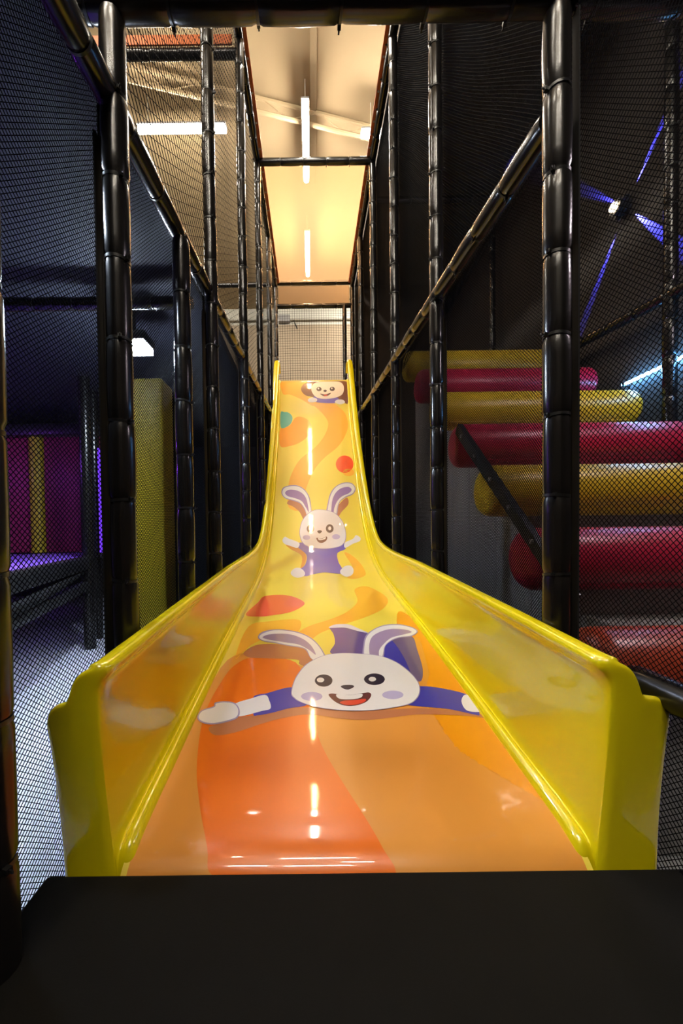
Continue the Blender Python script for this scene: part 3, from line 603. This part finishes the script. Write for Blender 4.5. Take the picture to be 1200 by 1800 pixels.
padded('padded_beam', 'black padded beam on top of the square net behind the slide head', 'beam', (XL, 7.39, 5.70), (XR, 7.39, 5.70), None, 47)
padded('padded_beam', 'black beam below an orange hem, seen through the diamond net at upper left', 'beam', (-2.4, 3.73, 5.95), (XL, 3.73, 5.95), None, 48)
padded('padded_beam', 'far dark beam crossing behind the diamond net at left', 'beam', (-2.4, 7.39, 6.12), (XL, 7.39, 6.12), None, 49)
padded('padded_beam', 'dark beam between far posts behind the right net', 'beam', (XR + .05, 5.44, 6.02), (2.66, 5.44, 6.02), None, 50)
padded('padded_beam', 'dark padded beam under the deck behind the left net', 'beam', (-5.2, 2.62, 2.86), (XL - .16, 2.62, 2.86), None, 51)
padded('padded_rail', 'black padded rail along the roof edge on the left of the lane', 'rail', (XL, 1.6, TOP), (XL, 7.39, TOP), 'roof edge rails', 52)
padded('padded_rail', 'black padded rail along the roof edge on the right of the lane', 'rail', (XR, 1.6, TOP), (XR, 7.39, TOP), 'roof edge rails', 53)
padded('padded_rail', 'black padded base rail on the floor left of the slide foot', 'rail', (XL - .03, .35, .16), (XL - .03, 3.7, .16), 'base rails', 54, 2.0)
padded('padded_rail', 'black padded rail running forward from the right end of the slide foot', 'rail', (.955, .30, .80), (.955, 1.10, .80), None, 55)

# orange sheet: hemmed edges along the roof opening, tinted clear film over the far bays
sheet = thing('roof_sheet', 'orange hemmed clear film sheet stretched over the lane roof', 'sheet', (0.1, 4.5, TOP))
for x in (XL + .045, XR - .045):
    s = 1 if x < 0 else -1
    bbox('sheet_hem', x - .1 - (.012 if s > 0 else .034), x - .1 + (.034 if s > 0 else .012), -2.4, 2.85, .02, .032, M_ORANGE, sheet)
bbox('sheet_hem', -2.4, XL - .16, -.83, -.815, -.13, -.04, M_ORANGE, sheet)
M_FILM = film_mat('orange_film', (.95, .75, .55, 1))
bbox('film', XL - .05, XR - .15, .50, 2.85, .034, .036, M_FILM, sheet)
bbox('end_film', XL - .05, XR - .15, 2.955, 2.957, -.38, .03, M_FILM, sheet)
grom = MB().tube([(0, 0, 0), (0, 0, .006)], .010, 10).mesh('eyelet', smooth=True, angle=40)
grom.materials.append(M_WHITE)
for s in (-1, 1):
    for k in range(14):
        g = new_obj('eyelet', grom, None, sheet)
        g.location = ((XL - .1 + .055) if s < 0 else (XR - .1 - .055), -1.2 + k * .3, .012)

# ------------------------------------------------------------------ nets
def net_mesh(name, w, h0, h1, pw, ph, r, billow=0.0, square=False, sag=0.0):
    """knotted net in the y-z plane: y 0..w, z 0..h(y); real cords, three-sided"""
    V, F = [], []
    def strands(P):                            # P: (strands, nodes, 3)
        S, N, _ = P.shape
        offs = np.array([[1, 0], [-.5, .866], [-.5, -.866]]) * r
        d = np.gradient(P, axis=1)
        vert = np.abs(d[..., 2]).mean() >= np.abs(d[..., 1]).mean()
        rings = np.repeat(P[:, :, None, :], 3, axis=2).copy()
        rings[..., 0] += offs[:, 0]
        rings[..., 1 if vert else 2] += offs[:, 1]
        base = sum(len(v) for v in V)
        V.append(rings.reshape(-1, 3))
        idx = base + np.arange(S * N * 3).reshape(S, N, 3)
        for k in range(3):
            a = idx[:, :-1, k]; b = idx[:, :-1, (k + 1) % 3]; c = idx[:, 1:, (k + 1) % 3]; e = idx[:, 1:, k]
            F.append(np.stack([a, b, c, e], -1).reshape(-1, 4))
    def shape(P):
        y = P[..., 1] / w
        hy = h0 + (h1 - h0) * y
        zt = P[..., 2].copy()                  # 0..1
        P[..., 2] = zt * hy
        P[..., 0] += billow * np.sin(PI * np.clip(y, 0, 1)) * (np.sin(PI * np.clip(zt, 0, 1)) ** .6) * (1 + .25 * np.sin(zt * 9 + 1) + .15 * np.sin(y * 7 + zt * 4))
        P[..., 2] += sag * np.sin(PI * np.clip(y, 0, 1)) * np.sin(zt * 14)
        return P
    if square:
        ny = int(w / pw) + 1; nz = int(h0 / ph) + 1
        P = np.zeros((ny, 24, 3)); P[..., 1] = np.linspace(0, w, ny)[:, None]; P[..., 2] = np.linspace(0, 1, 24)[None]
        strands(shape(P))
        P = np.zeros((nz, 24, 3)); P[..., 2] = np.linspace(0, 1, nz)[:, None]; P[..., 1] = np.linspace(0, w, 24)[None]
        strands(shape(P))
    else:
        S = int(2 * w / pw); N = int(2 * max(h0, h1) / ph)
        i = np.arange(S)[:, None]; j = np.arange(N)[None]
        P = np.zeros((S, N, 3))
        P[..., 1] = np.clip((i + .5) * w / S + (w / S / 2) * (1.0 - 2.0 * ((i + j) % 2)), 0, w)
        P[..., 2] = j / (N - 1)
        strands(shape(P))
    v = np.concatenate(V).astype(np.float32); f = np.concatenate(F).astype(np.int32)
    me = bpy.data.meshes.new(name)
    me.vertices.add(len(v)); me.vertices.foreach_set('co', v.ravel())
    me.loops.add(f.size); me.loops.foreach_set('vertex_index', f.ravel())
    me.polygons.add(len(f)); me.polygons.foreach_set('loop_start', np.arange(0, f.size, 4, dtype=np.int32))
    me.update(calc_edges=True)
    me.materials.append(M_NET)
    return me
def hem(parent, y0, h):
    o = bbox('net_hem', -.003, .003, -.004, .028, 0, h, M_NETB, parent)
    o.location = (0, y0, 0)
    return o

FINE = net_mesh('fine_net', 1.22, 1.0, 1.0 + .128 / 2.74 * 1, .0165, .0165 / 2.74, .00155, .05, sag=.003)
def side_net(name, label, x, ys, rail, sgn, z0=0.0, group=None):
    t = thing(name, label, 'net', (x, ys[0], 0), group)
    for y in ys:
        h = rail(y) - z0 - .01
        o = new_obj('net_panel', FINE, None, t)
        o.location = (0, y - ys[0], z0)
        o.scale = (sgn, 1, h)
        hem(t, y - ys[0], h).location.z = z0
        hem(t, y - ys[0] + 1.192, h).location.z = z0
    return t
BAYS = [.07, 1.29, 2.51, 3.73, 4.95, 6.17]
side_net('fine_net_wall', 'fine black net wall stretched below the left rail', XL - .055, BAYS, rail_l, -1)
t = side_net('fine_net_wall', 'fine black net wall stretched in front of the foam rollers', XR + .055, BAYS[1:], rail_r, 1)
o = new_obj('net_panel', FINE, None, t)
o.location = (0, -1.22, 0); o.scale = (1, 1, 2.90)
for y in (-1.22, -.028):
    hem(t, y, 2.98)
t2 = thing('upper_net_wall', 'dark fine net wall above the right rail up to the roof', 'net', (XR + .055, 1.29, 0))
for y in BAYS[1:]:
    z0 = rail_r(y)
    o = new_obj('net_panel', FINE, None, t2)
    o.location = (0, y - 1.29, z0); o.scale = (.5, 1, (TOP - z0) / 1.047)
COARSE = net_mesh('diamond_net', 1.22, 1.0, 1.0, .078, .058 / 3.4, .0022, .02)
t3 = thing('diamond_net_wall', 'open diamond net wall above the left rail before the warm ceiling', 'net', (XL - .03, 1.29, 0))
for y in BAYS[1:]:
    z0 = rail_l(y) + .02
    o = new_obj('net_panel', COARSE, None, t3)
    o.location = (0, y - 1.29, z0); o.scale = (-1, 1, TOP - z0)
SQ = net_mesh('square_net', 1.44, 1.66, 1.66, .048, .048, .0028, .03, square=True)
t4 = tag(new_obj('square_net', SQ, None), 'square-meshed dark net closing the far end behind the slide head', 'net')
t4.rotation_euler = (0, 0, -PI / 2)
t4.location = (XL + .03, 7.41, 4.0)

# ------------------------------------------------------------------ black mat in front of the slide
mat_t = thing('foot_mat', 'thick black vinyl mat lying in front of the slide foot', 'mat', (.12, .40, 0))
MATX0, MATX1 = -.70 - .12, .96 - .12
bbox('mat_top', MATX0, MATX1, -1.1, .545, .26, .366, M_MAT, mat_t, bevel=.012, seg=3)
bbox('mat_base', MATX0 + .03, MATX1 - .03, -1.1, .53, 0, .26, M_MAT, mat_t)

# ------------------------------------------------------------------ hall lights, roof trusses, duct
M_STRIP = lamp_mat('warm_strip_glow', (1.0, .91, .77, 1), STRIP_POWER)
def strip(label, a, b):
    a = Vector(a); b = Vector(b)
    d = b - a
    e = thing('strip_light', label, 'lamp', a, 'linear ceiling lights')
    e.rotation_euler = (0, 0, math.atan2(d.y, d.x))
    L = d.length
    bbox('housing', 0, L, -.055, .055, .012, .04, M_GREY, e, bevel=.004)
    tube = MB().tube([(.01, 0, -.03), (L - .01, 0, -.03)], .042, 14).mesh('diffuser', smooth=True, angle=50)
    new_obj('diffuser', tube, M_STRIP, e)
    for x in (.15, L - .15):
        new_obj('hanger', MB().tube([(x, 0, .07), (x, 0, HALL_TOP - a.z)], .004, 6).mesh('hanger'), M_WHITE, e)
    return e
SZ = 7.30
strip('lit ceiling strip over the lane, in front of the crossing padded beam', (-.02, 5.30, SZ), (-.02, 6.48, SZ))
strip('far lit ceiling strip over the lane, beyond the crossing padded beam', (-.02, 7.58, SZ), (-.02, 8.82, SZ))
strip('lit ceiling strip overhead out of view above the lane', (-.02, 3.0, SZ), (-.02, 4.2, SZ))
strip('added ceiling strip out of view over the near left deck', (-2.6, -.6, SZ), (-1.3, -.6, SZ))  # unseen strip added to bring light in from the left side
strip('added ceiling strip out of view by the far wall', (1.2, 9.4, SZ), (2.5, 9.4, SZ))  # unseen strip added so the far wall and ceiling are evenly lit
strip('lit crosswise ceiling strip seen through the diamond net', (-2.52, 5.65, SZ), (-1.20, 5.65, SZ))
strip('lit crosswise ceiling strip end showing at the right roof edge', (.82, 5.75, SZ), (2.1, 5.75, SZ))
strip('added ceiling strip out of view over the left deck', (-3.4, 2.3, SZ), (-2.1, 2.3, SZ))  # unseen strip added for overall hall brightness
strip('added ceiling strip out of view far over the left hall', (-5.4, 7.2, SZ), (-4.1, 7.2, SZ))  # another unseen strip added to raise the general warm light
strip('added ceiling strip out of view behind the camera', (.5, -2.2, SZ), (1.8, -2.2, SZ))  # unseen strip added to light the slide foot from behind
strip('added ceiling strip out of view straight behind the camera', (-.6, -1.1, SZ), (.7, -1.1, SZ))  # added frontal light for the end flange, never in view
strip('added ceiling strip out of view by the front wall', (-.6, -3.2, SZ), (.7, -3.2, SZ))  # second added frontal light for the flange, also unseen
strip('added ceiling strip out of view at the hall entrance', (-2.2, -3.0, SZ), (-.9, -3.0, SZ))  # unseen strip added to match the brightness at the near end
def track(name, label, x, y0, y1):
    bar = tag(bbox(name, x - .045, x + .045, y0, y1, HALL_TOP - .06, HALL_TOP, M_CEIL, None, bevel=.008), label, 'cable tray')
    return bar
track('cable_tray', 'pale cable tray on the ceiling beside the strip lights', .10, 1.0, 7.0)
def truss(label, x0, x1, y0, y1, z0, z1):
    e = thing('roof_truss', label, 'truss', (0, 0, 0))
    def ln(t, z): return (x0 + (x1 - x0) * t, y0 + (y1 - y0) * t, z + (z1 - z0) * t)
    new_obj('bottom_chord', MB().tube([ln(0, z0), ln(1, z0)], .030, 8).mesh('bottom_chord', smooth=True, angle=40), M_CEIL, e)
    new_obj('top_chord', MB().tube([ln(0, z0 + .20), ln(1, z0 + .20)], .03, 8).mesh('top_chord', smooth=True, angle=40), M_CEIL, e)
    n = 14
    for k in range(n):
        a = ln(k / n, z0 + (.0 if k % 2 else .20)); b = ln((k + 1) / n, z0 + (.20 if k % 2 else .0))
        new_obj('web_rod', MB().tube([a, b], .007, 6).mesh('web_rod'), M_CEIL, e)
truss('pale roof truss crossing above the lane behind the strip light', -3.2, 2.7, 5.05, 6.43, 7.50, 7.50)
duct = thing('wall_pipe', 'pale pipe with a grey box high on the far wall', 'pipe', (0, BACK - .12, 7.38))
new_obj('pipe', MB().tube([(-3.5, 0, 0), (2.6, 0, 0)], .035, 10).mesh('pipe', smooth=True, angle=40), M_WHITE, duct)
bbox('junction_box', -.92, -.55, -.06, .06, -.09, .10, M_GREY, duct, bevel=.01)
pts = [(-.45 + .10 * math.sin(k / 9 * PI), -.02, -.04 - .26 * math.sin(k / 9 * PI)) for k in range(10)]
new_obj('cable', MB().tube(pts, .014, 6).mesh('cable', smooth=True), M_GREY, duct)

# ------------------------------------------------------------------ room under the left deck
M_FLOODG = lamp_mat('cool_flood_glow', (.72, .84, 1.0, 1), 620.0)
fl = thing('flood_lamp', 'bright cool white flood lamp under the left deck', 'lamp', (-1.34, 2.86, 2.66))
bbox('lamp_body', -.12, .12, -.10, .10, .03, .10, M_STEEL, fl, bevel=.01)
new_obj('lamp_lens', MB().box(-.11, .11, -.09, .09, -.01, .03).mesh('lamp_lens', bevel=.008), M_FLOODG, fl)
new_obj('bracket', MB().tube([(0, 0, .10), (0, 0, .32)], .015, 8).mesh('bracket'), M_STEEL, fl)
fl2 = thing('flood_lamp', 'added cool white flood lamp under the left deck, out of view to the left', 'lamp', (-1.36, 1.28, 2.86))  # unseen lamp added to brighten the left floor and the yellow slab
bbox('lamp_body', -.12, .12, -.10, .10, .03, .10, M_STEEL, fl2, bevel=.01)
for a in ((-.12, -.105, -.10, .10), (.105, .12, -.10, .10), (-.12, .12, -.10, -.085), (-.12, .12, .085, .10)):
    bbox('lamp_shield', a[0], a[1], a[2], a[3], -.07, .03, M_STEEL, fl2)
new_obj('lamp_lens', MB().box(-.10, .10, -.08, .08, .0, .03).mesh('lamp_lens', bevel=.005), lamp_mat('cool_spill_glow', (.72, .84, 1.0, 1), 650.0), fl2)

slab = thing('padded_slab', 'tall yellow padded slab with a black side behind the left posts', 'padding', (-1.03, 2.43, 0))
bbox('front_pad', -.17, .13, -.16, .02, 0, 2.20, M_PANEL, slab, bevel=.02, seg=3)
bbox('side_pad', -.17, .135, .02, .26, 0, 2.19, M_MAT, slab, bevel=.02, seg=3)

bench = thing('raised_platform', 'raised black framed platform with a lilac pad, left of the padded post', 'platform', (-1.86, 2.14, 0))
bench.rotation_euler = (0, 0, math.radians(17.1))
bbox('pad', -2.4, -.08, -.75, 3.2, .93, 1.0, M_PUR, bench, bevel=.02)
bbox('edge_beam', -.08, .02, -.75, 2.0, .87, 1.01, M_STEEL, bench, bevel=.015)
bbox('lower_beam', -.08, .02, -.75, 2.0, .64, .74, M_STEEL, bench, bevel=.015)
new_obj('hanging_strap', MB().tube([(-.01, -.6, .80), (-.01, .2, .76), (-.01, 1.0, .80), (-.01, 1.9, .86)], [.03, .05, .045, .02], 8).mesh('hanging_strap', smooth=True), M_NETB, bench)
for x, y in ((0, 1.98), (-.02, 2.4)):
    new_obj('leg', MB().tube([(x, y, 0), (x, y, 2.94)], .06, 14).mesh('leg', smooth=True, angle=50), M_FOAM, bench)
lb = thing('added_led_bar', 'added cool white led bar tucked behind the lower beam of the raised platform', 'lamp', (-1.86, 2.14, 0))  # invented bar, hidden from view, added to light the floor under the platform
lb.rotation_euler = (0, 0, math.radians(17.1))
bbox('bar_housing', -.16, -.10, -.2, 1.7, .70, .73, M_STEEL, lb)
bbox('bar_diffuser', -.155, -.105, -.19, 1.69, .682, .70, lamp_mat('cool_bar_glow', (.78, .87, 1.0, 1), 26.0), lb)
wl = thing('magenta_partition', 'magenta padded wall standing on the lilac platform', 'padding', (-3.88, 5.25, 1.0))
bbox('wall_pad', -1.2, -.10, 0, .10, 0, 1.72, M_MAG, wl, bevel=.02)
bbox('wall_pad', .10, .90, 0, .10, 0, 1.70, M_MAG, wl, bevel=.02)
new_obj('corner_roll', MB().tube([(0, .02, 0), (0, .02, 1.74)], .10, 16).mesh('corner_roll', smooth=True, angle=50), M_PANEL, wl)
wb = tag(bbox('padded_lintel', -5.2, -2.4, 5.10, 5.24, 2.62, 2.78, M_STEEL, None, bevel=.02), 'black padded lintel over the magenta wall', 'beam')
led = thing('led_tube', 'thin purple led tube standing behind the raised platform post', 'lamp', (-2.42, 4.25, .98))
new_obj('tube', MB().tube([(0, 0, .06), (0, 0, 1.25)], .018, 8).mesh('tube', smooth=True, angle=50), lamp_mat('purple_led', (.16, .04, 1.0, 1), 1.6), led)
new_obj('end_cap', MB().tube([(0, 0, 0), (0, 0, .06)], .014, 8).mesh('end_cap'), M_STEEL, led)
led2 = thing('added_led_bar', 'added purple led bar under the deck beside the lilac pad, out of view', 'lamp', (-4.9, 3.2, 2.40))  # unseen bar added for its purple light on the pad
new_obj('tube', MB().tube([(0, -.8, 0), (0, .8, 0)], .012, 8).mesh('tube', smooth=True, angle=50), lamp_mat('violet_led', (.35, .06, 1.0, 1), 140.0), led2)
# shiny folded film under the deck at the left picture edge
# ------------------------------------------------------------------ foam roller stair on the right
ROLL = [(1.20, .885, M_ORV, 'rust orange'), (1.60, 1.255, M_RED, 'crimson'), (2.00, 1.62, M_YV, 'mustard yellow'), (2.42, 1.975, M_RED, 'crimson'),
        (2.85, 2.35, M_YV, 'mustard yellow'), (3.30, 2.725, M_RED, 'crimson'), (3.75, 3.105, M_YV, 'mustard yellow')]
RLAB = ['rust orange foam roller, lowest of the stack beside the slide rim', 'lower of the crimson foam rollers, just above the rust one',
        'big mustard roller between two crimson rollers, behind the thick post', 'long crimson roller between the two larger mustard rollers',
        'mustard roller whose rounded end shows below the short crimson roller', 'topmost crimson roller with its rounded end by the blue wall',
        'topmost thin-looking mustard roller, highest of the stack']
RX0, RX1 = .985, 2.58
def roller_mesh(L):
    r = .148
    pts, rad = [], []
    for q in range(7):
        a = q / 6 * PI / 2
        pts.append((.06 - .06 * math.sin(PI / 2 - a) * 1.0, 0, 0)); rad.append(max(.01, r - .06 + .06 * math.sin(a)))
    n = 8
    for k in range(1, n):
        pts.append((.06 + (L - .12) * k / n, 0, 0)); rad.append(r)
    for p, q in list(zip(pts[:7], rad[:7]))[::-1]:
        pts.append((L - p[0], 0, 0)); rad.append(q)
    return MB().tube(pts, rad, 28).mesh('roller_cover', smooth=True, angle=70)
RME = {}
for i, (y, zt, m, cname) in enumerate(ROLL):
    L = RX1 - RX0
    t = thing('foam_roller', RLAB[i], 'foam roller', (RX0, y + .15, zt - .148), 'foam rollers of the climbing stair')
    if m.name not in RME:
        RME[m.name] = roller_mesh(L)
    new_obj('roller_cover', RME[m.name], m, t)
    seam = MB().tube([(.1, -.1, -.112), (L - .1, -.1, -.112)], .004, 6).mesh('seam')
    new_obj('seam', seam, m, t)
stair = thing('climbing_stair', 'light grey stepped base carrying the foam rollers', 'stair', (RX0, 1.35, 0))
for i, (y, zt, m, cname) in enumerate(ROLL):
    y1 = (ROLL[i + 1][0] if i + 1 < len(ROLL) else 4.4) + .16
    prev = ROLL[i][1] - .33
    bbox('step', .30, RX1 - RX0 - .02, y + .17 - 1.35, y1 - 1.35 + .01, 0, zt - .05, M_GREY, stair, bevel=.015)
pr = [(1.38, 1.00), (1.43, .97), (2.51, 1.90), (2.46, 1.95)]
new_obj('stringer', MB().prism_x([(a - 1.35, b) for a, b in pr], -.012, .02).mesh('stringer'), M_STEEL, stair)
bolt = MB().tube([(-.022, 0, 0), (-.010, 0, 0)], .011, 10).mesh('bolt', smooth=True, angle=40)
for k in range(6):
    b_ = new_obj('bolt', bolt, M_GREY, stair)
    b_.location = (0, .09 + k * .19, 1.03 + k * .164)

rl = thing('flood_lamp', 'added cool flood lamp on the right wall over the rollers, out of view', 'lamp', (2.60, 1.15, 3.30))  # unseen lamp added to brighten the rollers, suggested by highlights on their tops
bbox('lamp_body', -.10, .12, -.12, .12, .03, .10, M_STEEL, rl, bevel=.01)
new_obj('lamp_lens', MB().box(-.09, .09, -.11, .11, -.01, .03).mesh('lamp_lens', bevel=.008), lamp_mat('pink_white_flood', (1.0, .84, .92, 1), 220.0), rl)
tube_l = thing('led_tube', 'bright blue-white led tube on the wall behind the rollers', 'lamp', (2.74, 2.15, 2.50))
new_obj('tube', MB().tube([(0, 0, 0), (0, 1.12, 0)], .012, 10).mesh('tube', smooth=True, angle=50), lamp_mat('blue_white_led', (.16, .48, 1.0, 1), 110.0), tube_l)
for y in (.02, 1.10):
    bbox('clip', -.015, .035, y - .01, y + .01, -.02, .02, M_STEEL, tube_l)
star = thing('wall_lamp', 'four-beam blue wall lamp with a small warm centre behind the right net', 'lamp', (2.73, 3.29, 4.05))
new_obj('lamp_body', MB().tube([(.05, 0, 0), (-.05, 0, 0)], .06, 16).mesh('lamp_body', smooth=True, angle=50), M_STEEL, star)
new_obj('centre_lens', MB().tube([(-.05, 0, 0), (-.075, 0, 0)], .035, 14).mesh('centre_lens', smooth=True, angle=50), lamp_mat('warm_point', (1, .78, .5, 1), 14.0), star)
for dy, dz, pw in ((-.35, .38, 1.0), (.46, -.65, 1.0), (.42, .50, .7), (-.37, -.55, .8)):
    d = Vector((.028, dy, dz)).normalized()
    ld = bpy.data.lights.new('beam', 'SPOT')
    ld.energy = 3000 * pw
    ld.color = (.06, .06, 1.0)
    ld.spot_size = math.radians(9)
    ld.spot_blend = .6
    ld.shadow_soft_size = .004
    lo = bpy.data.objects.new('beam', ld)
    COL.objects.link(lo)
    lo.parent = star
    dd = Vector((0, dy, dz)).normalized()
    lo.location = dd * .07 + Vector((.036, 0, 0))
    lo.rotation_euler = d.to_track_quat('-Z', 'Y').to_euler()
    hood = MB().tube([dd * .05 + Vector((.01, 0, 0)), dd * .085 + Vector((.01, 0, 0))], .024, 12, cap=False).mesh('hood', smooth=True)
    new_obj('hood', hood, M_STEEL, star)
